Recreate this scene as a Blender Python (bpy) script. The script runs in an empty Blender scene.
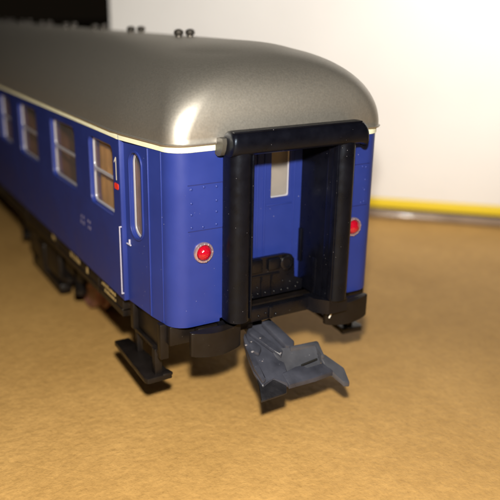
import bpy, bmesh, math, random
from mathutils import Vector, Matrix, noise
random.seed(7)
S = bpy.context.scene
COL = S.collection
PI = math.pi

# ------------------------------------------------------------------ materials
def mat(name, base, rough=.5, metal=0., spec=.5, bump=0., bscale=40., dust=0., dscale=60., var=.0, vscale=6., coat=0., bdist=.01, dustcol=(.55,.55,.6,1), rvar=.08):
    m = bpy.data.materials.new(name); m.use_nodes = True
    nt = m.node_tree; N = nt.nodes; L = nt.links
    p = N['Principled BSDF']
    p.inputs['Base Color'].default_value = (*base, 1)
    p.inputs['Roughness'].default_value = rough
    p.inputs['Metallic'].default_value = metal
    p.inputs['Specular IOR Level'].default_value = spec
    p.inputs['Coat Weight'].default_value = coat
    tc = N.new('ShaderNodeTexCoord')
    col = None
    if var > 0:
        n = N.new('ShaderNodeTexNoise'); n.inputs['Scale'].default_value = vscale; n.inputs['Detail'].default_value = 6
        L.new(tc.outputs['Object'], n.inputs['Vector'])
        mp = N.new('ShaderNodeMapRange'); mp.inputs[1].default_value = .3; mp.inputs[2].default_value = .7
        mp.inputs[3].default_value = 1 - var; mp.inputs[4].default_value = 1 + var
        L.new(n.outputs['Fac'], mp.inputs[0])
        mx = N.new('ShaderNodeMix'); mx.data_type = 'RGBA'; mx.blend_type = 'MULTIPLY'; mx.inputs[0].default_value = 1
        mx.inputs[6].default_value = (*base, 1)
        L.new(mp.outputs[0], mx.inputs[7]); col = mx.outputs[2]
        mr = N.new('ShaderNodeMapRange'); mr.inputs[1].default_value = .3; mr.inputs[2].default_value = .7
        mr.inputs[3].default_value = max(.03, rough - rvar); mr.inputs[4].default_value = rough + rvar
        L.new(n.outputs['Fac'], mr.inputs[0]); L.new(mr.outputs[0], p.inputs['Roughness'])
    if dust > 0:
        v = N.new('ShaderNodeTexVoronoi'); v.inputs['Scale'].default_value = dscale * .3
        L.new(tc.outputs['Object'], v.inputs['Vector'])
        sz = N.new('ShaderNodeMapRange'); sz.inputs[1].default_value = 0.45; sz.inputs[2].default_value = 1.0
        sz.inputs[3].default_value = 0.; sz.inputs[4].default_value = .085
        sep = N.new('ShaderNodeSeparateColor'); L.new(v.outputs['Color'], sep.inputs[0]); L.new(sep.outputs[0], sz.inputs[0])
        lt = N.new('ShaderNodeMath'); lt.operation = 'LESS_THAN'
        L.new(v.outputs['Distance'], lt.inputs[0]); L.new(sz.outputs[0], lt.inputs[1])
        ml = N.new('ShaderNodeMath'); ml.operation = 'MULTIPLY'; ml.inputs[1].default_value = dust
        L.new(lt.outputs[0], ml.inputs[0])
        mx2 = N.new('ShaderNodeMix'); mx2.data_type = 'RGBA'
        if col: L.new(col, mx2.inputs[6])
        else: mx2.inputs[6].default_value = (*base, 1)
        mx2.inputs[7].default_value = dustcol
        L.new(ml.outputs[0], mx2.inputs[0]); col = mx2.outputs[2]
    if col: L.new(col, p.inputs['Base Color'])
    if bump > 0:
        n2 = N.new('ShaderNodeTexNoise'); n2.inputs['Scale'].default_value = bscale; n2.inputs['Detail'].default_value = 4
        L.new(tc.outputs['Object'], n2.inputs['Vector'])
        b = N.new('ShaderNodeBump'); b.inputs['Strength'].default_value = bump; b.inputs['Distance'].default_value = bdist
        L.new(n2.outputs['Fac'], b.inputs['Height']); L.new(b.outputs[0], p.inputs['Normal'])
    return m

BLUE = mat('blue_paint', (.0165, .0320, .200), .43, spec=.35, bump=.25, bscale=70, bdist=.002, dust=.4, dscale=55, var=.08, vscale=2.2)
ROOF = mat('grey_roof_paint', (.52, .50, .465), .51, metal=.95, bump=.03, bscale=130, bdist=.0025, var=.06, vscale=45, rvar=.012, dust=.3, dscale=30)
CREAM = mat('cream_stripe', (.72, .75, .58), .5, var=.05)
BLACK = mat('black_rubber', (.0030, .0032, .0060), .33, spec=.27, bump=.25, bscale=50, bdist=.004, dust=.7, dscale=75, var=.2, vscale=8, dustcol=(.22,.22,.26,1))
BLACK.node_tree.nodes['Principled BSDF'].inputs['Specular Tint'].default_value = (.60, .75, 1, 1)
PLATE = mat('black_plastic', (.0035, .0036, .0058), .3, spec=.33, bump=.3, bscale=40, bdist=.005, dust=.5, dscale=60, var=.2, dustcol=(.3,.3,.34,1))
UNDER = mat('underframe_plastic', (.0080, .0062, .0058), .40, spec=.28, bump=.3, bscale=40, bdist=.004, var=.2, dust=.3, dscale=50, dustcol=(.2,.17,.14,1))
COUPL = mat('lit_coupler_plastic', (.054, .057, .071), .36, bump=.4, bscale=9, bdist=.012, var=.25, vscale=4, dust=.4, dscale=60)  # same plastic as COUP, lightened to paint in light on bail and hook
FAIR = mat('grey_fairing_paint', (.055, .052, .046), .5, bump=.1)
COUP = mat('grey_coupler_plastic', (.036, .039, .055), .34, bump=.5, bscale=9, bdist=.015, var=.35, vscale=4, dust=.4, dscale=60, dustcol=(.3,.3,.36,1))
COUPD = mat('shaded_coupler_plastic', (.010, .010, .013), .4, bump=.6, bscale=14, bdist=.015, var=.3)  # same plastic, darkened: shade on root and lower arm put into the colour
SILV = mat('silver_frame', (.46, .46, .52), .28, metal=.25, bump=.1)
RAILP = mat('pale_rail_paint', (.42, .42, .55), .45)
WHITE = mat('white_print', (.8, .79, .75), .5)
YELP = mat('pale_yellow_print', (.60, .47, .22), .5)
REDP = mat('red_print', (.75, .04, .02), .4)
BROWN = mat('brown_interior', (.20, .085, .05), .5, var=.2)
CURT = mat('ochre_curtain', (.55, .30, .08), .6, var=.2, vscale=4)
BLIND = mat('white_blind', (.62, .61, .60), .6, var=.06)
WHEEL = mat('brown_wheel', (.22, .095, .07), .4, metal=.2, var=.2)
VENT = mat('ventilator_metal', (.12, .11, .10), .3, metal=.7)
RED = mat('red_lens', (.34, .003, .016), .12, coat=.6)
RED.node_tree.nodes['Principled BSDF'].inputs['Emission Color'].default_value = (1, .02, .03, 1)
BEZ = mat('clear_bezel', (.46, .36, .44), .14, metal=.7)
BOXW = mat('white_card', (.90, .885, .87), .45, var=.02, vscale=.5)
BOXY = mat('yellow_card', (.80, .60, .02), .45)
BOXB = mat('clear_brown_tray', (.27, .2, .15), .16, var=.15, vscale=1.5, coat=.4)
BOXD = mat('dark_gap', (.05, .04, .03), .5)

def glass():
    m = bpy.data.materials.new('window_glass'); m.use_nodes = True
    nt = m.node_tree; N = nt.nodes; L = nt.links
    out = N['Material Output']; N.remove(N['Principled BSDF'])
    g = N.new('ShaderNodeBsdfGlossy'); g.inputs['Roughness'].default_value = .06
    t = N.new('ShaderNodeBsdfTransparent'); t.inputs['Color'].default_value = (.82, .8, .78, 1)
    lw = N.new('ShaderNodeLayerWeight'); lw.inputs['Blend'].default_value = .5
    pw = N.new('ShaderNodeMath'); pw.operation = 'POWER'; pw.inputs[1].default_value = 4; L.new(lw.outputs['Facing'], pw.inputs[0])
    f = N.new('ShaderNodeMath'); f.operation = 'MULTIPLY_ADD'; f.inputs[1].default_value = .45; f.inputs[2].default_value = .03; L.new(pw.outputs[0], f.inputs[0])
    mx = N.new('ShaderNodeMixShader'); L.new(f.outputs[0], mx.inputs[0]); L.new(t.outputs[0], mx.inputs[1]); L.new(g.outputs[0], mx.inputs[2])
    df = N.new('ShaderNodeBsdfDiffuse'); df.inputs[0].default_value = (.62, .62, .66, 1)  # pale diffuse share, stands in for reflections on the panes
    m2 = N.new('ShaderNodeMixShader'); m2.inputs[0].default_value = .065; L.new(mx.outputs[0], m2.inputs[1]); L.new(df.outputs[0], m2.inputs[2])
    L.new(m2.outputs[0], out.inputs[0]); return m
GLASS = glass()
CHIP = mat('pale_plastic_fleck', (.18, .17, .19), .4)
GROOVEB = mat('dark_slot', (.002, .002, .002), .8)
GROOVE = mat('panel_groove', (.008, .014, .11), .6)

def cardboard():
    m = bpy.data.materials.new('brown_cardboard'); m.use_nodes = True
    nt = m.node_tree; N = nt.nodes; L = nt.links; p = N['Principled BSDF']
    p.inputs['Roughness'].default_value = .62; p.inputs['Specular IOR Level'].default_value = .3
    tc = N.new('ShaderNodeTexCoord')
    def nz(scale, detail, stretch=None, rough=.55):
        n = N.new('ShaderNodeTexNoise'); n.inputs['Scale'].default_value = scale; n.inputs['Detail'].default_value = detail; n.inputs['Roughness'].default_value = rough
        src = tc.outputs['Object']
        if stretch:
            mp = N.new('ShaderNodeMapping'); mp.inputs['Scale'].default_value = stretch[:3]; mp.inputs['Rotation'].default_value = (0, 0, stretch[3])
            L.new(src, mp.inputs[0]); src = mp.outputs[0]
        L.new(src, n.inputs['Vector']); return n.outputs['Fac']
    def ramp(src, stops):
        r = N.new('ShaderNodeValToRGB'); e = r.color_ramp.elements
        while len(e) < len(stops): e.new(.5)
        for k, (pos, c) in enumerate(stops): e[k].position = pos; e[k].color = c
        L.new(src, r.inputs[0]); return r.outputs[0]
    def mixc(a, b, fac, mode='MULTIPLY'):
        x = N.new('ShaderNodeMix'); x.data_type = 'RGBA'; x.blend_type = mode; x.inputs[0].default_value = fac
        L.new(a, x.inputs[6]); L.new(b, x.inputs[7]); return x.outputs[2]
    base = ramp(nz(.55, 5), [(.3, (.47, .278, .090, 1)), (.7, (.58, .352, .122, 1))])
    fib = ramp(nz(5, 8, None, .7), [(.3, (.80, .78, .75, 1)), (.68, (1.08, 1.08, 1.08, 1))])
    fib2 = ramp(nz(13, 6, (1.6, 1, 1, .25), .65), [(.3, (.80, .78, .75, 1)), (.7, (1.08, 1.08, 1.08, 1))])
    spk = ramp(nz(26, 3), [(.30, (.80, .77, .72, 1)), (.42, (1, 1, 1, 1)), (.68, (1, 1, 1, 1)), (.78, (1.15, 1.13, 1.1, 1))])
    c = mixc(base, fib, .75); c = mixc(c, fib2, .6); c = mixc(c, spk, .75)
    L.new(c, p.inputs['Base Color'])
    b = N.new('ShaderNodeBump'); b.inputs['Strength'].default_value = .7; b.inputs['Distance'].default_value = .025
    L.new(nz(10, 7), b.inputs['Height']); L.new(b.outputs[0], p.inputs['Normal'])
    return m
CARD = cardboard()
DARKT = mat('dark_table', (.012, .010, .009), .7)

# ------------------------------------------------------------------ helpers
def link(o, parent=None):
    COL.objects.link(o)
    if parent: o.parent = parent
    return o
def empty(name, loc=(0, 0, 0), label=None, cat=None):
    o = bpy.data.objects.new(name, None); o.location = loc; link(o)
    if label: o['label'] = label
    if cat: o['category'] = cat
    return o
def obj(name, bm, m, parent=None, smooth=False, angle=.6, label=None):
    me = bpy.data.meshes.new(name)
    bmesh.ops.recalc_face_normals(bm, faces=bm.faces)
    if smooth:
        for f in bm.faces: f.smooth = True
        for e in bm.edges:
            if len(e.link_faces) == 2 and e.calc_face_angle(0) > angle: e.smooth = False
    bm.to_mesh(me); bm.free()
    for mm in (m if isinstance(m, (list, tuple)) else [m]): me.materials.append(mm)
    o = bpy.data.objects.new(name, me); link(o, parent)
    if label: o['label'] = label
    return o
def NB(): return bmesh.new()
def box(bm, a, b, bev=.0, M=None, mi=0, seg=2):
    a = Vector(a); b = Vector(b)
    r = bmesh.ops.create_cube(bm, size=1); vs = r['verts']
    for v in vs:
        v.co = Vector(((a[i] + b[i]) / 2 + v.co[i] * abs(b[i] - a[i]) for i in range(3)))
    fs = list({f for v in vs for f in v.link_faces}); es = list({e for v in vs for e in v.link_edges})
    for f in fs: f.material_index = mi
    if bev > 0:
        r2 = bmesh.ops.bevel(bm, geom=es, offset=bev, segments=seg, affect='EDGES', profile=.5)
        vs = list({v for f in r2['faces'] for v in f.verts} | {v for v in vs if v.is_valid})
    if M is not None:
        allv = {v for v in vs if v.is_valid}
        bmesh.ops.transform(bm, matrix=M, verts=list(allv))
    return vs
def cyl(bm, p, q, r, seg=20, r2=None):
    p = Vector(p); q = Vector(q); d = q - p
    M = Matrix.Translation((p + q) / 2) @ d.to_track_quat('Z', 'Y').to_matrix().to_4x4()
    return bmesh.ops.create_cone(bm, cap_ends=True, segments=seg, radius1=r, radius2=r if r2 is None else r2, depth=d.length, matrix=M)['verts']
def ball(bm, c, r, sc=(1, 1, 1), u=10, v=7):
    M = Matrix.Translation(c) @ Matrix.Diagonal((*sc, 1))
    return bmesh.ops.create_uvsphere(bm, u_segments=u, v_segments=v, radius=r, matrix=M)['verts']
def lathe(bm, prof, M, seg=28):
    rings = []
    for (r, h) in prof:
        rings.append([bm.verts.new(M @ Vector((r * math.cos(2 * PI * k / seg), r * math.sin(2 * PI * k / seg), h))) for k in range(seg)])
    for a, b in zip(rings, rings[1:]):
        for k in range(seg): bm.faces.new((a[k], a[(k + 1) % seg], b[(k + 1) % seg], b[k]))
    for rg in (rings[0], rings[-1]): bm.faces.new(rg)
def sweep(bm, prof, path, closed_prof=True, caps=True):
    """prof: list of functions/points; path: list of (origin, xaxis, yaxis)"""
    rings = []
    for (o, X, Y, s) in path:
        rings.append([bm.verts.new(Vector(o) + Vector(X) * (px * s) + Vector(Y) * (py * s)) for px, py in prof])
    n = len(prof)
    for a, b in zip(rings, rings[1:]):
        for k in range(n if closed_prof else n - 1):
            bm.faces.new((a[k], a[(k + 1) % n], b[(k + 1) % n], b[k]))
    if caps and closed_prof:
        bm.faces.new(rings[0]); bm.faces.new(rings[-1])
    return rings
def rrect(x0, z0, x1, z1, r, n=6):
    pts = []
    for (cx, cz, a0) in ((x1 - r, z0 + r, -PI / 2), (x1 - r, z1 - r, 0), (x0 + r, z1 - r, PI / 2), (x0 + r, z0 + r, PI)):
        for k in range(n + 1):
            a = a0 + PI / 2 * k / n; pts.append((cx + r * math.cos(a), cz + r * math.sin(a)))
    return pts
def sheet(bm, loops, o, X, Z, th, bev=.0, mi=0):
    """flat plate with holes; loops in 2D, plate centred on the plane o + a X + b Z, thickness th"""
    cu = bpy.data.curves.new('tmp', 'CURVE'); cu.dimensions = '2D'; cu.fill_mode = 'BOTH'
    cu.extrude = max(th / 2 - bev, .0005); cu.bevel_depth = bev; cu.bevel_resolution = 1; cu.offset = -bev
    for lp in loops:
        sp = cu.splines.new('POLY'); sp.points.add(len(lp) - 1); sp.use_cyclic_u = True
        for k, (a, b) in enumerate(lp): sp.points[k].co = (a, b, 0, 1)
    ob = bpy.data.objects.new('tmp', cu); COL.objects.link(ob)
    dg = bpy.context.evaluated_depsgraph_get()
    me = bpy.data.meshes.new_from_object(ob.evaluated_get(dg))
    X = Vector(X).normalized(); Z = Vector(Z).normalized(); Y = X.cross(Z)
    M = Matrix(((X.x, Z.x, Y.x, o[0]), (X.y, Z.y, Y.y, o[1]), (X.z, Z.z, Y.z, o[2]), (0, 0, 0, 1)))
    me.transform(M)
    n0 = len(bm.faces); bm.from_mesh(me); bm.faces.ensure_lookup_table()
    for f in bm.faces[n0:]: f.material_index = mi
    bpy.data.objects.remove(ob); bpy.data.curves.remove(cu); bpy.data.meshes.remove(me)
def extr(bm, pts, h):
    """polygon of 3D points extruded by the vector h"""
    h = Vector(h); a = [bm.verts.new(p) for p in pts]; b = [bm.verts.new(Vector(p) + h) for p in pts]
    bm.faces.new(a); bm.faces.new(b)
    for k in range(len(a)): bm.faces.new((a[k], a[(k + 1) % len(a)], b[(k + 1) % len(a)], b[k]))
def weld(bm): bmesh.ops.remove_doubles(bm, verts=bm.verts, dist=.0005)

# ------------------------------------------------------------------ setting
bm = NB(); box(bm, (-160, -120, -.6), (160, 240, -.31)); t = obj('table', bm, DARKT); t['kind'] = 'structure'
bm = NB(); box(bm, (-30, -22, -.3), (26, 40, 0)); t = obj('cardboard_sheet', bm, CARD); t['kind'] = 'structure'

# ------------------------------------------------------------------ coach
coach = empty('railway_coach', (0, 0, 0), 'blue model railway coach with grey roof, black gangway and red tail lamps on cardboard', 'model coach')
ZB, ZC, ZT, H = 1.52, 3.57, 3.68, .985
LEN = 27.0
W = 1.62; YD = 1.10
WIN0, WW, WS = 1.272, .91, 1.778
ZW0, ZW1, ZWD = 2.57, 3.47, 3.03
NW = 13
mirror = lambda s, p: (p[0] * s, *p[1:])

# --- body shell
bm = NB()
TH = .08
Y1m = LEN - YD
wins = [(1.325, 2.22), (2.83, 4.03), (4.86, 6.07), (6.70, 7.60)] + [(7.60 + (k - 3) * 1.95 - 1.0, 7.60 + (k - 3) * 1.95) for k in range(4, NW) if 7.60 + (k - 3) * 1.95 < Y1m - .1]
for s in (-1, 1):
    loops = [[(YD, ZB), (Y1m, ZB), (Y1m, ZC + .1), (YD, ZC + .1)]]
    for (a, b) in wins: loops.append(rrect(a, ZW0, b, ZW1, .10))
    sheet(bm, loops, (s * (W - TH / 2), 0, 0), (0, 1, 0), (0, 0, 1), TH, .008)
def plan(s, far=False):
    """outline of one vestibule corner, from the step behind the door to the end opening"""
    p = [(-1.56, 1.10), (-1.505, .50), (-1.46, .24)]
    for k in range(1, 9):
        a = PI + PI / 2 * k / 8; p.append((-1.22 + .24 * math.cos(a), .24 + .24 * math.sin(a)))
    p.append((-.60, 0.0))
    q = [(x * -s, y) for x, y in p]
    if far: q = [(x, LEN - y) for x, y in q]
    return q
def wall_strip(bm, pts, z0, z1, th, inward):
    n = len(pts); outs = []; ins = []
    for k, (x, y) in enumerate(pts):
        a = Vector(pts[max(k - 1, 0)]); b = Vector(pts[min(k + 1, n - 1)]); d = (b - a).normalized()
        nn = Vector((-d.y, d.x)) * inward
        ins.append((x + nn.x * th, y + nn.y * th)); outs.append((x, y))
    ring = []
    for o, i in zip(outs, ins):
        ring.append([bm.verts.new((*o, z0)), bm.verts.new((*o, z1)), bm.verts.new((*i, z1)), bm.verts.new((*i, z0))])
    for a, b in zip(ring, ring[1:]):
        for k in range(4): bm.faces.new((a[k], a[(k + 1) % 4], b[(k + 1) % 4], b[k]))
    bm.faces.new(ring[0]); bm.faces.new(ring[-1])
for far in (False, True):
    for s in (-1, 1):
        p = plan(s, far)[1:]
        inw = 1 if (s == -1) != far else -1
        wall_strip(bm, p, ZB, ZC + .1, .07, inw)
        # step from main side to door plane
        y0 = YD if not far else LEN - YD
        y0 += -.008 if not far else .008
        box(bm, (s * 1.50, y0, ZB + .003), (s * (W - .003), y0 + (.03 if not far else -.03), ZC + .09), .004)
# above the end opening
for y in (0.002, LEN - .072): box(bm, (-.6, y, 3.5), (.6, y + .07, ZC + .1))
# raised seam bead beside the door
for s in (-1, 1):
    box(bm, (s * 1.506 - .012, .485, ZB + .01), (s * 1.506 + .012, .515, ZC), .006)
    box(bm, (s * 1.462 - .007, .232, ZB + .01), (s * 1.462 + .007, .246, ZC), .004)
# floor and interior roof
box(bm, (-1.40, .55, 1.62), (1.40, LEN - .55, 1.70))
body = obj('body_shell', bm, BLUE, coach, smooth=True, angle=.5)

# rivets and engraved access panel on both end walls (sub-parts of the shell)
for s in (-1, 1):
    xa, xb = (.78, 1.25) if s < 0 else (.90, 1.27)
    zt_, zb_ = 3.215, 2.685
    for (z0, z1) in ((zt_ - .004, zt_ + .004), (zb_ - .004, zb_ + .004)):
        bm = NB(); box(bm, (s * xa, -.004, z0), (s * xb, .01, z1)); obj('panel_groove', bm, GROOVE, body)
    for (x, z) in [(x, z) for x in (xb - .045, xa + .11) for z in (3.17, 3.01, 2.88, 2.73)] + [(xa + .27, 3.18), (xa + .28, 2.72)]:
        bm = NB(); ball(bm, (s * x, -.001, z), .016, (1, .55, 1)); obj('rivet', bm, BLUE, body, smooth=True)

# --- cornice stripe
bm = NB()
for far in (False, True):
    for s in (-1, 1):
        p = plan(s, far); inw = 1 if (s == -1) != far else -1
        q = [(s * (W + .008), (YD + .06) if not far else LEN - YD - .06)] + [(x, y) for x, y in p[1:]]
        r = []
        for k, (x, y) in enumerate(q):
            a = Vector(q[max(k - 1, 0)]); b = Vector(q[min(k + 1, len(q) - 1)]); d = (b - a).normalized(); nn = Vector((-d.y, d.x)) * -inw * .012
            r.append((x + nn.x, y + nn.y) if k else (x, y))
        r.append((0, r[-1][1]))
        wall_strip(bm, r, ZC + .012, ZT + .01, .05, inw)
for s in (-1, 1): box(bm, (s * (W - .03), YD + .06, ZC + .012), (s * (W + .008), LEN - YD - .06, ZT + .01), .006)
obj('cornice_stripe', bm, CREAM, coach, smooth=True, label='cream line between blue side and grey roof')

# --- roof : lofted contours
def roof_contour(t):
    LE = 1.7
    e = -.035 + LE * t ** 1.45                       # end line
    sc = 1 - t
    r = .26 + (.95 - .26) * min(1, t * 1.5)
    r = min(r, 1.50 * sc)
    pts = []
    hw = lambda y: (1.48 + (1.64 - 1.48) * min(1, max(0, (y - .2) / .95)))
    xs = max(hw(e + r) * sc, .0)
    r = min(r, xs)
    for k in range(9): pts.append(((xs - r) * k / 8, e))
    for k in range(1, 11):
        a = PI / 2 * k / 10; pts.append((xs - r + r * math.sin(a), e + r - r * math.cos(a)))
    y0 = e + r
    ys = [y0 + (2.9 - y0) * (k / 10) for k in range(1, 11)]
    for y in ys: pts.append((hw(max(y, .0)) * sc if y > y0 else xs, y))
    for y in (4.5, 7, 10, 13.5): pts.append((1.64 * sc, y))
    return pts
bm = NB(); NT = 36
def prof(t): return (max(0, 1 - (1 - t) ** 2.5)) ** .55
rows = []
for k in range(NT + 1):
    t = (k / NT) ** 1.7
    z = ZT + H * prof(t)
    c = roof_contour(min(t, .9995))
    full = [(-x, y) for x, y in reversed(c)] + c[1:]
    rows.append([(x, y, z) for x, y in full])
c0 = roof_contour(0); eave = [(-x * 1., y) for x, y in reversed(c0)] + c0[1:]
rows.insert(0, [(x * 1.012, y - .012, ZT - .012) for x, y in eave]); rows.insert(0, [(x * 1.006, y, ZT - .03) for x, y in eave])
def loft(rows):
    R_ = [[bm.verts.new(p) for p in r] for r in rows]
    for a, b in zip(R_, R_[1:]):
        for k in range(len(a) - 1):
            try: bm.faces.new((a[k], a[k + 1], b[k + 1], b[k]))
            except ValueError: pass
loft(rows); loft([[(x, LEN - y, z) for x, y, z in r] for r in rows])
bmesh.ops.remove_doubles(bm, verts=bm.verts, dist=.002)
bmesh.ops.dissolve_degenerate(bm, edges=bm.edges, dist=.0005)
roof = obj('roof', bm, ROOF, coach, smooth=True, angle=.9)

def ventilator(x, y):
    z = ZT + H * prof(1 - abs(x) / 1.64) - .01
    b = NB()
    lathe(b, [(.045, 0), (.045, .03), (.06, .04), (.072, .065), (.062, .10), (.025, .118)], Matrix.Translation((x, y, z)), 16)
    obj('ventilator', b, VENT, roof, smooth=True)
k = 0
while 2.61 + 1.78 * k < LEN - 2.3:
    y = 2.61 + 1.78 * k; ventilator(-.075, y + .02); ventilator(.085, y - .02); k += 1

# grey roof fairing over the gangway
bm = NB()
pf = [(.06, 3.70), (.03, 3.55), (-.06, 3.525), (-.12, 3.54), (-.16, 3.60), (-.18, 3.68), (-.17, 3.73), (-.08, 3.735)]
sweep(bm, pf, [((x, 0, 0), (0, 1, 0), (0, 0, 1), 1) for x in (-.915, -.90, 0, .93, .945)])
obj('gangway_fairing', bm, FAIR, coach, smooth=True, angle=.9, label='grey roof lip over the black gangway')

# --- side windows
def side_window(a, b, s):
    x = s * (W - .068)
    f = NB()
    outer = rrect(a + .004, ZW0 + .004, b - .004, ZW1 - .004, .098); m_ = .04
    inner = [rrect(a + m_, ZWD + .022, b - m_, ZW1 - m_, .06), rrect(a + m_, ZW0 + m_, b - m_, ZWD - .022, .06)]
    sheet(f, [outer] + inner, (x, 0, 0), (0, 1, 0), (0, 0, 1), .026, .008)
    fr = obj('side_window', f, SILV, coach, smooth=True, angle=.7)
    g = NB(); box(g, (x - s * .012, a + .02, ZW0 + .02), (x - s * .007, b - .02, ZW1 - .02)); obj('pane', g, GLASS, fr)
    return fr
def curtain(a, b, s, parent):
    c = NB(); n = 26; top = []; bot = []
    x = s * (W - .16)
    for k in range(n + 1):
        y = a + (b - a) * k / n; d = .02 * math.sin(k * 1.9)
        top.append(c.verts.new((x + d, y, ZW1 + .06))); bot.append(c.verts.new((x + d * 1.2, y, ZW0 - .1)))
    for k in range(n): c.faces.new((top[k], top[k + 1], bot[k + 1], bot[k]))
    obj('curtain', c, CURT, parent, smooth=True)
for s in (-1, 1):
    for i, (a, b) in enumerate(wins):
        fr = side_window(a, b, s)
        if i == 0: curtain(a + .36, a + .86, s, fr)
        elif i % 3 == 0: curtain(a + .35, a + .60, s, fr)
# interior partition seen through the panes
bm = NB()
for s in (-1, 1): box(bm, (s * 1.20, 1.15, 1.72), (s * 1.16, LEN - 1.15, 3.60))
y = 1.22
for yy in (1.20, 2.50, 4.45, 6.38, 8.1, 10.1, 12, 14, 16, 18, 20, 22, 24): box(bm, (-1.5, yy, 1.72), (-1.21, yy + .02, 3.60))
box(bm, (-1.48, 1.2, 3.60), (1.48, LEN - 1.2, 3.64))
obj('interior_partition', bm, BROWN, coach)

# --- vestibule doors (inset, with a tall narrow round-ended window)
for s in (-1, 1):
    for far in (False, True):
        A = Vector((s * 1.56, 1.10, 0)); B = Vector((s * 1.505, .50, 0))
        if far: A.y = LEN - A.y; B.y = LEN - B.y
        X = (A - B).normalized(); ln = (A - B).length
        nrm = Vector((s, 0, 0)); nrm = (nrm - X * nrm.dot(X)).normalized()
        b = NB()
        sheet(b, [[(-.002, ZB), (ln, ZB), (ln, ZC + .1), (-.002, ZC + .1)], rrect(.145, 2.42, .455, 3.475, .15, 8)],
              B - nrm * .03, X, (0, 0, 1), .06, .006)
        d = obj('vestibule_door', b, BLUE, coach, smooth=True)
        f = NB(); sheet(f, [rrect(.125, 2.40, .475, 3.495, .17, 8), rrect(.155, 2.43, .445, 3.465, .145, 8)], B + nrm * .006, X, (0, 0, 1), .024, .008)
        dw = obj('door_window', f, BLUE, d, smooth=True)
        g = NB(); sheet(g, [rrect(.13, 2.41, .47, 3.48, .16, 8)], B - nrm * .063, X, (0, 0, 1), .006); obj('pane', g, GLASS, d)
        f = NB(); sheet(f, [rrect(.15, 2.425, .45, 3.47, .148, 8), rrect(.18, 2.455, .42, 3.44, .12, 8)], B - nrm * .05, X, (0, 0, 1), .016, .004)
        obj('glazing_bead', f, SILV, d, smooth=True)
        h = NB()
        P = B + X * .50 + nrm * .01
        cyl(h, P + Vector((0, 0, 2.30)), P + Vector((0, 0, 2.36)), .012, 10)
        cyl(h, P + X * -.05 + Vector((0, 0, 2.30)) + nrm * .012, P + X * .05 + Vector((0, 0, 2.30)) + nrm * .012, .010, 10)
        obj('handle', h, RAILP, d, smooth=True)

# --- handrails
def handrail(s, y, z0, z1):
    b = NB(); x = s * (W + .022)
    cyl(b, (x, y, z0), (x, y, z1), .0075, 10)
    for z in (z0, z1): cyl(b, (s * (W - .01), y, z), (x, y, z), .009, 10); ball(b, (x, y, z), .0095)
    obj('handrail', b, RAILP, coach, smooth=True)
for s in (-1, 1): handrail(s, YD + .01, 1.62, 2.50)

# --- class numeral, red sign, faint lettering
def side_mark(bm, quads, x):
    for q in quads:
        vs = [bm.verts.new((x, y, z)) for y, z in q]; bm.faces.new(vs)
bm = NB(); xs = -(W + .004)
side_mark(bm, [[(1.185, 3.07), (1.215, 3.07), (1.215, 3.355), (1.185, 3.355)], [(1.215, 3.355), (1.215, 3.315), (1.262, 3.275), (1.262, 3.30)]], xs)
obj('class_numeral', bm, WHITE, coach)
bm = NB(); sheet(bm, [rrect(1.145, 2.955, 1.275, 3.03, .025)], (-(W + .004), 0, 0), (0, 1, 0), (0, 0, 1), .006)
bm2 = bm; obj('red_sign', bm, REDP, coach)
def marks(x, y0, y1, z0, z1, n, m, parent):
    """one tiny worn word: strokes on a hairline"""
    bm = NB(); dy = (y1 - y0) / n
    side_mark(bm, [[(y0, z0 - .004), (y1, z0 - .004), (y1, z0 + .003), (y0, z0 + .003)]], x)
    for k in range(n):
        w = dy * random.uniform(.4, .75); ya = y0 + k * dy; h = (z1 - z0) * random.uniform(.65, 1)
        side_mark(bm, [[(ya, z0 + .003), (ya + w, z0 + .003), (ya + w, z0 + h), (ya, z0 + h)]], x)
    obj('lettering', bm, m, parent)
FAINT = mat('faint_print', (.22, .22, .42), .5)
for (ya, yb, za, n) in ((2.28, 2.44, 2.22, 2), (2.28, 2.44, 2.13, 2), (2.55, 2.75, 2.22, 2), (2.55, 2.75, 2.13, 3)): marks(xs, ya, yb, za, za + .06, n, FAINT, body)

# --- sole bars with small lettering
for s in (-1, 1):
    bm = NB()
    box(bm, (s * 1.42, 1.3, 1.20), (s * 1.57, LEN - 1.3, 1.515), .012)
    box(bm, (s * 1.45, 1.3, 1.28), (s * 1.585, LEN - 1.3, 1.315), .01)
    for k in range(12): box(bm, (s * 1.50, 2.2 + k * 2.0, 1.21), (s * 1.582, 2.26 + k * 2, 1.50), .008)
    sb = obj('sole_bar', bm, UNDER, coach, smooth=True)
    x = s * 1.589
    for (ya, yb, z0, z1, n) in ((1.5, 2.05, 1.42, 1.475, 8), (1.5, 1.95, 1.345, 1.395, 7), (2.62, 2.74, 1.36, 1.48, 1), (3.0, 3.5, 1.38, 1.47, 5), (4.3, 4.5, 1.38, 1.47, 2), (9.5, 10.1, 1.38, 1.46, 6), (13, 13.5, 1.38, 1.46, 6)):
        marks(x, ya, yb, z0, z1, n, YELP, sb)
# underfloor
bm = NB()
box(bm, (-1.3, .25, 1.40), (1.3, LEN - .25, 1.515))
box(bm, (-.12, 1, 1.0), (.12, LEN - 1, 1.40), .02)
for (y0, y1, x0, x1, z) in ((10.2, 12.0, -1.3, -.6, .75), (12.6, 13.6, -1.3, -.5, .85), (14.2, 16.5, -1.35, -.5, .7), (10.5, 13, .5, 1.3, .75), (14, 16, .5, 1.3, .75)): box(bm, (x0, y0, z), (x1, y1, 1.42), .05)
obj('underfloor', bm, UNDER, coach, smooth=True)

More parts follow.
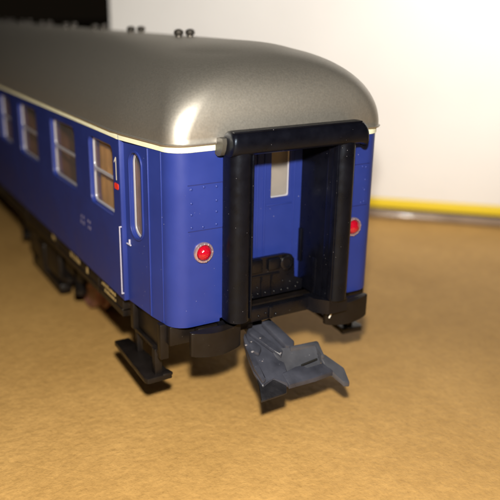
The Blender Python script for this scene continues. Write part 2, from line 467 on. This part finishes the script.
# --- gangway (end facing the camera, and a plain one at the far end)
def arc_tube(bm, x0, x1, y0, y1, zlo, zhi, r=.11):
    sweep(bm, rrect(x0, y0, x1, y1, r, 6), [((0, 0, zlo), (1, 0, 0), (0, 1, 0), 1), ((0, 0, zlo + .002), (1, 0, 0), (0, 1, 0), 1), ((0, 0, zhi), (1, 0, 0), (0, 1, 0), 1)])
for s in (-1, 1):
    bm = NB()
    x0, x1 = sorted((s * .575, s * .85))
    arc_tube(bm, x0, x1, -.31, .03, 1.585, 3.62, .128)
    box(bm, (s * .578 - .012, -.27, 1.60), (s * .578 + .012, -.18, 3.56), .008)       # moulding rib along the inner edge
    obj('gangway_tube', bm, BLACK, coach, smooth=True, angle=.5)
    bm = NB(); box(bm, (s * .58, -.2, 1.56), (s * .64, .47, 3.62), .01)
    box(bm, (s * .565, .06, 1.56), (s * .60, .14, 2.05), .008); box(bm, (s * .565, .40, 1.9), (s * .60, .47, 2.35), .008)
    obj('gangway_wall', bm, BLACK, coach, smooth=True)
bm = NB()
hp = []
for k in range(28):
    a = 2 * PI * k / 28; hp.append((.145 * math.copysign(abs(math.cos(a)) ** .8, math.cos(a)), .138 * math.copysign(abs(math.sin(a)) ** .8, math.sin(a))))
path = []
X, Y = Vector((0, 1, 0)), Vector((0, 0, 1))
xa, xb, rr = -.885, .98, .12
for k in range(7):
    a = PI / 2 * k / 6; path.append(((xa + rr - rr * math.cos(a) * .5 - .04, -.20, 3.675 - .03 * (1 - math.sin(a))), X, Y, .80 + .20 * math.sin(a)))
path.append(((0, -.20, 3.675), X, Y, 1))
for k in range(7):
    a = PI / 2 * (1 - k / 6); path.append(((xb - rr + rr * math.cos(a), -.20, 3.675 - .10 * (1 - math.sin(a))), X, Y, .62 + .38 * math.sin(a)))
sweep(bm, hp, path)
box(bm, (-.84, -.30, 3.795), (.87, -.25, 3.812), .006)      # moulding line on top
box(bm, (-.62, -.10, 3.55), (.62, .05, 3.65), .02)
obj('gangway_header', bm, BLACK, coach, smooth=True, angle=.5)

# end door behind the opening
bm = NB()
sheet(bm, [[(-.60, 1.55), (.60, 1.55), (.60, 3.62), (-.60, 3.62)], rrect(.125, 2.795, .405, 3.48, .025, 3)], (0, .48, 0), (1, 0, 0), (0, 0, 1), .05, .005)
for x in (-.14, -.075, .03): box(bm, (x - .012, .440, 1.6), (x + .012, .458, 3.55), .005)
for x in (.47,): box(bm, (x - .01, .444, 1.6), (x + .01, .458, 3.55), .004)
box(bm, (.06, .447, 2.70), (.44, .458, 2.722), .004)
ed = obj('end_door', bm, BLUE, coach, smooth=True)
bm = NB(); box(bm, (.05, .70, 2.72), (.60, .74, 3.55)); obj('window_blind', bm, BLIND, ed)
bm = NB(); sheet(bm, [rrect(.115, 2.785, .415, 3.49, .03, 3), rrect(.14, 2.81, .39, 3.465, .02, 3)], (0, .50, 0), (1, 0, 0), (0, 0, 1), .02, .004); obj('window_frame', bm, SILV, ed, smooth=True)
bm = NB(); box(bm, (.12, .512, 2.79), (.41, .516, 3.485)); obj('pane', bm, GLASS, ed)
# far end closed simply
bm = NB(); box(bm, (-.6, LEN - .5, 1.55), (.6, LEN - .44, 3.6)); obj('end_door', bm, BLUE, coach)

# folded footplate with rivets and hinge ribs
bm = NB()
pl = [(-.5, 1.58), (.52, 1.58), (.52, 1.72), (.40, 1.77), (.385, 2.02), (.34, 2.08), (.24, 2.105), (-.5, 2.105)]
extr(bm, [(x, .27, z) for x, z in pl], (0, .05, 0))
box(bm, (-.5, .255, 1.86), (.16, .275, 1.885), .005)
for x in (-.1, .05): box(bm, (x - .009, .25, 1.60), (x + .009, .275, 1.86), .004)
box(bm, (-.02, .23, 1.93), (.16, .275, 2.08), .02); box(bm, (-.28, .235, 1.92), (-.10, .275, 2.10), .02)
lathe(bm, [(.10, 0), (.10, .02), (.085, .03), (.06, .03), (.055, .012)], Matrix.Translation((.27, .27, 1.985)) @ Matrix.Rotation(PI / 2, 4, 'X'), 20)
for x in (-.32, -.24, -.15, -.04, .09, .2, .3, .42): ball(bm, (x, .268, 1.63 + random.uniform(-.005, .005)), .018)
for x, z in ((-.2, 1.95), (.22, 1.75), (.33, 1.72), (.45, 1.68), (-.16, 1.72), (.06, 1.74)): ball(bm, (x, .268, z), .015)
obj('footplate', bm, PLATE, coach, smooth=True)
# lower gangway beam
bm = NB()
box(bm, (-.86, .0, 1.40), (.50, .10, 1.575), .015)
for (x, z) in ((-.2, 1.49), (-.14, 1.44), (-.3, 1.47), (-.05, 1.45)): ball(bm, (x, .0, z), .018)
box(bm, (-.16, -.03, 1.41), (-.10, .02, 1.57), .012)
# right hand bracket curving forward
extr(bm, [(.42, .10, 1.40), (.46, -.10, 1.40), (.58, -.24, 1.40), (.86, -.24, 1.40), (.86, .06, 1.40), (.62, .08, 1.40)], (0, 0, .185))
obj('gangway_sill', bm, PLATE, coach, smooth=True)
bm = NB(); box(bm, (-1.44, .12, 1.26), (-.30, .30, 1.515), .02); box(bm, (.62, .12, 1.26), (1.40, .30, 1.515), .02); box(bm, (-.4, .34, 1.3), (.7, .5, 1.515), .02)
obj('buffer_beam', bm, UNDER, coach, smooth=True)

# --- tail lamps
def tail_lamp(x, z):
    M = Matrix.Translation((x, .0, z)) @ Matrix.Rotation(PI / 2, 4, 'X')
    b = NB(); lathe(b, [(.124, -.02), (.124, .022), (.116, .034), (.096, .036), (.090, .022), (.090, -.02)], M, 36)
    # facets on the ring
    for k in range(13):
        a = 2 * PI * (k + random.uniform(-.25, .25)) / 13; c = M @ Vector((.106 * math.cos(a), .106 * math.sin(a), .033)); ball(b, c, random.uniform(.006, .016), (1, .8, 1), 6, 4)
    o = obj('tail_lamp', b, BEZ, coach, smooth=True, angle=.5)
    b = NB(); pr = [(.092, -.01), (.092, .012)]
    for k in range(1, 9):
        a = PI / 2 * k / 8; pr.append((max(.092 * math.cos(a), .001), .012 + .075 * math.sin(a)))
    lathe(b, pr, M, 12)
    for v in b.verts: v.co += Vector((random.uniform(-.002, .002), random.uniform(-.003, .003), random.uniform(-.002, .002)))
    obj('lens', b, RED, o, smooth=True, angle=.25)
tail_lamp(-1.0625, 2.42); tail_lamp(1.0625, 2.42)

# --- buffers
def buffer(s):
    b = NB(); n = 14; x0, x1 = .625, 1.285; z0, z1 = 1.17, 1.49
    # gently bulged rectangular head
    pts = [(x0, -.07), (x1, -.07)]
    for k in range(n + 1):
        u = k / n; pts.append((x1 + (x0 - x1) * u, -.13 - .045 * math.sin(PI * u)))
    extr(b, [(s * x, y, z0 + .035 * (1 - math.sin(PI * (x - x0) / (x1 - x0)))) for x, y in pts], (0, 0, z1 - z0 - .02))
    bmesh.ops.bevel(b, geom=list(b.edges), offset=.012, segments=2, affect='EDGES', profile=.5)
    o = obj('buffer', b, UNDER, coach, smooth=True)
    b = NB(); cyl(b, (s * .96, -.075, 1.29), (s * .96, .16, 1.29), .11, 24); box(b, (s * .80, .02, 1.15), (s * 1.12, .15, 1.47), .02); obj('buffer_shank', b, UNDER, o, smooth=True)
    if s > 0:
        b = NB(); box(b, (.66, -.168, 1.30), (.68, -.158, 1.38), .004, Matrix.Translation((.67, 0, 1.34)) @ Matrix.Rotation(.5, 4, 'Y') @ Matrix.Translation((-.67, 0, -1.34))); obj('pale_fleck', b, WHITE, o)
buffer(-1); buffer(1)

# --- footsteps below the doors
def footstep(s):
    b = NB(); sx = lambda x: s * x
    def bx(x0, x1, y0, y1, z0, z1, bev=.012): box(b, (sx(x0), y0, z0), (sx(x1), y1, z1), bev)
    bx(1.41, 1.52, .22, .32, 1.06, 1.515)        # front hanger
    bx(1.43, 1.53, 1.04, 1.14, 1.12, 1.515)      # rear hanger
    bx(1.42, 1.46, .30, 1.06, 1.12, 1.515, .008)       # panel between
    bx(1.40, 1.50, .28, 1.10, 1.08, 1.13, .008)
    o = obj('footstep', b, UNDER, coach, smooth=True)
    b = NB()
    box(b, (sx(1.42), .40, .74), (sx(1.52), .50, 1.12), .012); obj('bracket', b, UNDER, o, smooth=True)
    b = NB(); box(b, (sx(1.40), 1.05, .78), (sx(1.48), 1.13, 1.15), .012); obj('bracket', b, UNDER, o, smooth=True)
    b = NB()
    pts = [(sx(1.31), .35, .705), (sx(1.64), .34, .70), (sx(1.67), .40, .705), (sx(1.63), 1.52, .705), (sx(1.42), 1.52, .705), (sx(1.34), .50, .71)]
    extr(b, pts, (0, 0, .075)); 
    bmesh.ops.bevel(b, geom=list(b.edges), offset=.014, segments=2, affect='EDGES', profile=.5)
    obj('tread', b, UNDER, o, smooth=True)
    b = NB(); extr(b, [(sx(1.30), .345, .75), (sx(1.44), .345, .745), (sx(1.43), .43, .745), (sx(1.33), .46, .75)], (0, 0, .045)); bmesh.ops.bevel(b, geom=list(b.edges), offset=.015, segments=2, affect='EDGES', profile=.5)
    obj('foot', b, UNDER, o, smooth=True)
footstep(-1); footstep(1)

# --- coupler, drooping below the buffer beam
def zp(x, y, dz=0): return (x, y, .5 * y + 1.17 + dz)
def solid(parent, name, m, pts, h, base=0., bev=.012, seg=2, lab=None):
    """a bevelled slab lying on the drooping coupler plane; pts (x, y[, dz])"""
    b = NB(); extr(b, [zp(p[0], p[1], base + (p[2] if len(p) > 2 else 0)) for p in pts], (0, 0, h))
    bmesh.ops.bevel(b, geom=list(b.edges), offset=bev, segments=seg, affect='EDGES', profile=.5)
    return obj(name, b, m, parent, smooth=True, angle=.5, label=lab)
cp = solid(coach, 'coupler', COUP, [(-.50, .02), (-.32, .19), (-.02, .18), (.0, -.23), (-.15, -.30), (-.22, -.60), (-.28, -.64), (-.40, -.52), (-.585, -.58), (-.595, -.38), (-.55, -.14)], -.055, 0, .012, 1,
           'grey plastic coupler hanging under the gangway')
solid(cp, 'root', COUPD, [(-.32, .12, -.04), (-.05, .12, -.04), (-.05, .5, -.14), (-.32, .5, -.14)], -.08)
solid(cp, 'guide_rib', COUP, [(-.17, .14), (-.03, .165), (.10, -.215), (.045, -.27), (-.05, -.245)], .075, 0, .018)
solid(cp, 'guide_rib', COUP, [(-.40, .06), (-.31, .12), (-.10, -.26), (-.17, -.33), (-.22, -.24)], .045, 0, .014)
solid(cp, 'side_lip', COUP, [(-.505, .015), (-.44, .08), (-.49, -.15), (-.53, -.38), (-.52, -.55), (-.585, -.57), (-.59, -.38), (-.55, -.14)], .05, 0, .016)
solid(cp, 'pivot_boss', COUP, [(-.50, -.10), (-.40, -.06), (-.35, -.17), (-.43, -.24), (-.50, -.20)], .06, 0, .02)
solid(cp, 'release_arm', COUPD, [(-.55, -.22), (-.60, -.54), (-.69, -.715, -.01), (-.33, -.70, -.01), (-.25, -.58)], -.03, -.025, .008)
# bail : dished plate with raised back and side lips, front bar
b = NB()
extr(b, [zp(-.23, -.19, .02), zp(.05, -.265, .05), zp(.37, -.30, .05), zp(.33, -.47, -.055), zp(.02, -.49, -.065), zp(-.20, -.48, -.02)], (0, 0, -.03))
bmesh.ops.bevel(b, geom=list(b.edges), offset=.006, segments=1, affect='EDGES')
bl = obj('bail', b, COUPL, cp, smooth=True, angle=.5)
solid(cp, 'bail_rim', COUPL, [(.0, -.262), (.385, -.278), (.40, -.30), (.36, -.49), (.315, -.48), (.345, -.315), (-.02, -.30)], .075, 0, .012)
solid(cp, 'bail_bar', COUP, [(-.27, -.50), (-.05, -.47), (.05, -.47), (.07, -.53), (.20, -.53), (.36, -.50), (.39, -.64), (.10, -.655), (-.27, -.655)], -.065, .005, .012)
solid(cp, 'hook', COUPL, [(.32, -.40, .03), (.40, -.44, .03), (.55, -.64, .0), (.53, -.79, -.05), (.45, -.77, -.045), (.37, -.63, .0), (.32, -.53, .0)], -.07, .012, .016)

# small pale flecks and the slot of the bail
for (x, y, dz, r) in ((-.53, -.10, .055, .016), (-.50, -.20, .055, .020), (-.44, -.07, .05, .012), (-.30, -.05, .05, .012), (-.16, -.30, .05, .014), (-.42, -.30, .005, .010)):
    b = NB(); ball(b, zp(x, y, dz), r, (1.2, .8, .6), 6, 4); obj('pale_fleck', b, CHIP, cp)
b = NB(); extr(b, [zp(.02, -.475, .012), zp(.27, -.455, .018), zp(.27, -.468, .018), zp(.02, -.49, .012)], (0, 0, .012)); obj('slot', b, GROOVEB, cp)

# --- bogies
def bogie(yc):
    root = NB(); 
    for s in (-1, 1):
        box(root, (s * 1.22, yc - 2.0, .72), (s * 1.34, yc + 2.0, .95), .03)
        box(root, (s * 1.12, yc - 1.0, .42), (s * 1.42, yc + .95, 1.05), .08); box(root, (s * 1.2, yc - .2, .3), (s * 1.46, yc + .3, .9), .06)
        box(root, (s * 1.16, yc - .95, .16), (s * 1.40, yc + .95, .34), .05)          # rail brake
        for d in (-.8, .8): box(root, (s * 1.22, yc + d - .06, .2), (s * 1.31, yc + d + .06, .8), .02)
    box(root, (-1.2, yc - .5, .6), (1.2, yc + .5, 1.3), .05); box(root, (-.5, yc - 1.9, .7), (.5, yc + 1.9, .9), .05)
    bo = obj('bogie', root, UNDER, coach, smooth=True)
    for dy in (-1.45, 1.45):
        for s in (-1, 1):
            b = NB(); M = Matrix.Translation((s * .80, yc + dy, .60)) @ Matrix.Rotation(s * PI / 2, 4, 'Y')
            lathe(b, [(.1, 0), (.60, 0), (.60, .045), (.54, .07), (.53, .26), (.49, .27), (.45, .23), (.2, .22), (.16, .26), (.07, .28)], M, 40)
            obj('wheel', b, WHEEL, bo, smooth=True, angle=.4)
            b = NB(); box(b, (s * 1.08, yc + dy - .16, .48), (s * 1.20, yc + dy + .16, .80), .05); cyl(b, (s * 1.19, yc + dy, .62), (s * 1.25, yc + dy, .62), .13, 18)
            obj('axle_box', b, UNDER, bo, smooth=True)
            for d in (-.32, .32):
                b = NB(); pr = []
                for k in range(12): pr += [(.10, .02 + k * .035), (.075, .0375 + k * .035)]
                lathe(b, pr, Matrix.Translation((s * 1.27, yc + dy + d, .50)), 14)
                cyl(b, (s * 1.27, yc + dy + d, .46), (s * 1.27, yc + dy + d, .55), .11, 16)
                obj('spring', b, UNDER, bo, smooth=True)
        b = NB(); cyl(b, (-.8, yc + dy, .6), (.8, yc + dy, .6), .1, 16); obj('axle', b, WHEEL, bo, smooth=True)
bogie(5.85); bogie(LEN - 5.85)

# ------------------------------------------------------------------ product box behind
pb = empty('product_box', (7.329, 6.354, 0), 'white cardboard box with yellow lower edge and shiny tray behind the coach', 'box')
ang = math.atan2(-.696, .718)
pb.rotation_euler = (0, 0, ang)
x0, x1 = -7.22, 14.0; dep = 7.0; hh = 9.0
bm = NB(); box(bm, (x0, .0, .50), (x1, dep, hh), .05); obj('carton', bm, BOXW, pb, smooth=True)
bm = NB(); box(bm, (x0 - .01, -.012, .27), (x1 + .01, dep + .01, .505), .02); obj('yellow_band', bm, BOXY, pb, smooth=True)
bm = NB(); box(bm, (x0 + .05, .05, .2), (x1 - .05, dep - .05, .275)); obj('lid_gap', bm, BOXD, pb)
bm = NB(); pf = [(-.10 * math.cos(a) * 1.0, .105 + .1 * math.sin(a)) for a in [PI * (k / 14) - PI / 2 for k in range(15)]] + [(.3, .205), (.3, .005)]
sweep(bm, pf, [((x, 0, 0), (0, 1, 0), (0, 0, 1), 1) for x in (x0, x1)])
box(bm, (x0, .25, .006), (x1, dep, .19)); obj('tray', bm, BOXB, pb, smooth=True, angle=.7)

# ------------------------------------------------------------------ camera
cam = bpy.data.cameras.new('camera'); co = bpy.data.objects.new('camera', cam); link(co)
R_ = Vector((0.88971909, -0.45649135, -0.0039486)); U_ = Vector((0.14427053, 0.27296146, 0.95114565)); F_ = Vector((0.43311195, 0.84682211, -0.30871727))
Mx = Matrix.Identity(4)
for i in range(3): Mx[i][0] = R_[i]; Mx[i][1] = U_[i]; Mx[i][2] = -F_[i]
C_ = Vector((-4.59724, -6.78597, 5.09222)); Mx.translation = C_
co.matrix_world = Mx
cam.sensor_width = 36; cam.sensor_fit = 'HORIZONTAL'; cam.lens = 713.1975 / 500 * 36; cam.shift_x = 51.9475 / 500; cam.shift_y = -13.4825 / 500
cam.clip_start = .1; cam.clip_end = 1000
cam.dof.use_dof = True; cam.dof.focus_distance = 8.1; cam.dof.aperture_fstop = .30
S.camera = co

# ------------------------------------------------------------------ light : phone flash just above the lens, faint warm room light
def lamp(name, loc, target, energy, size, col, kind='AREA'):
    l = bpy.data.lights.new(name, kind); l.energy = energy; l.color = col
    if kind == 'AREA': l.shape = 'DISK'; l.size = size
    else: l.shadow_soft_size = size
    o = bpy.data.objects.new(name, l); link(o); o.location = loc
    o.rotation_euler = (Vector(target) - Vector(loc)).to_track_quat('-Z', 'Y').to_euler(); return o
LP = C_ + U_ * 1.25 + R_ * .05 - F_ * .0
lamp('flash', LP, LP + F_, 6900, .22, (1, .93, .80), 'POINT')
lamp('room_lamp', (-4, -12, 40), (0, 4, 0), 300, 10, (1, .88, .70))
dl = lamp('box_fill_spot', (7, -12, 14), (7.6, 6.6, 4.8), 15500, 2.0, (1, .965, .935), 'SPOT')  # added out-of-frame spot that brightens the white box
dl.data.spot_size = math.radians(38); dl.data.spot_blend = .6
Wd = bpy.data.worlds.new('World'); S.world = Wd; Wd.use_nodes = True
bg = Wd.node_tree.nodes['Background']; bg.inputs[0].default_value = (1, .75, .5, 1); bg.inputs[1].default_value = .005
S.view_settings.view_transform = 'Standard'; S.view_settings.look = 'None'; S.view_settings.exposure = 0; S.view_settings.gamma = 1
S.cycles.max_bounces = 8; S.cycles.use_denoising = True
S.cycles.sample_clamp_indirect = 4
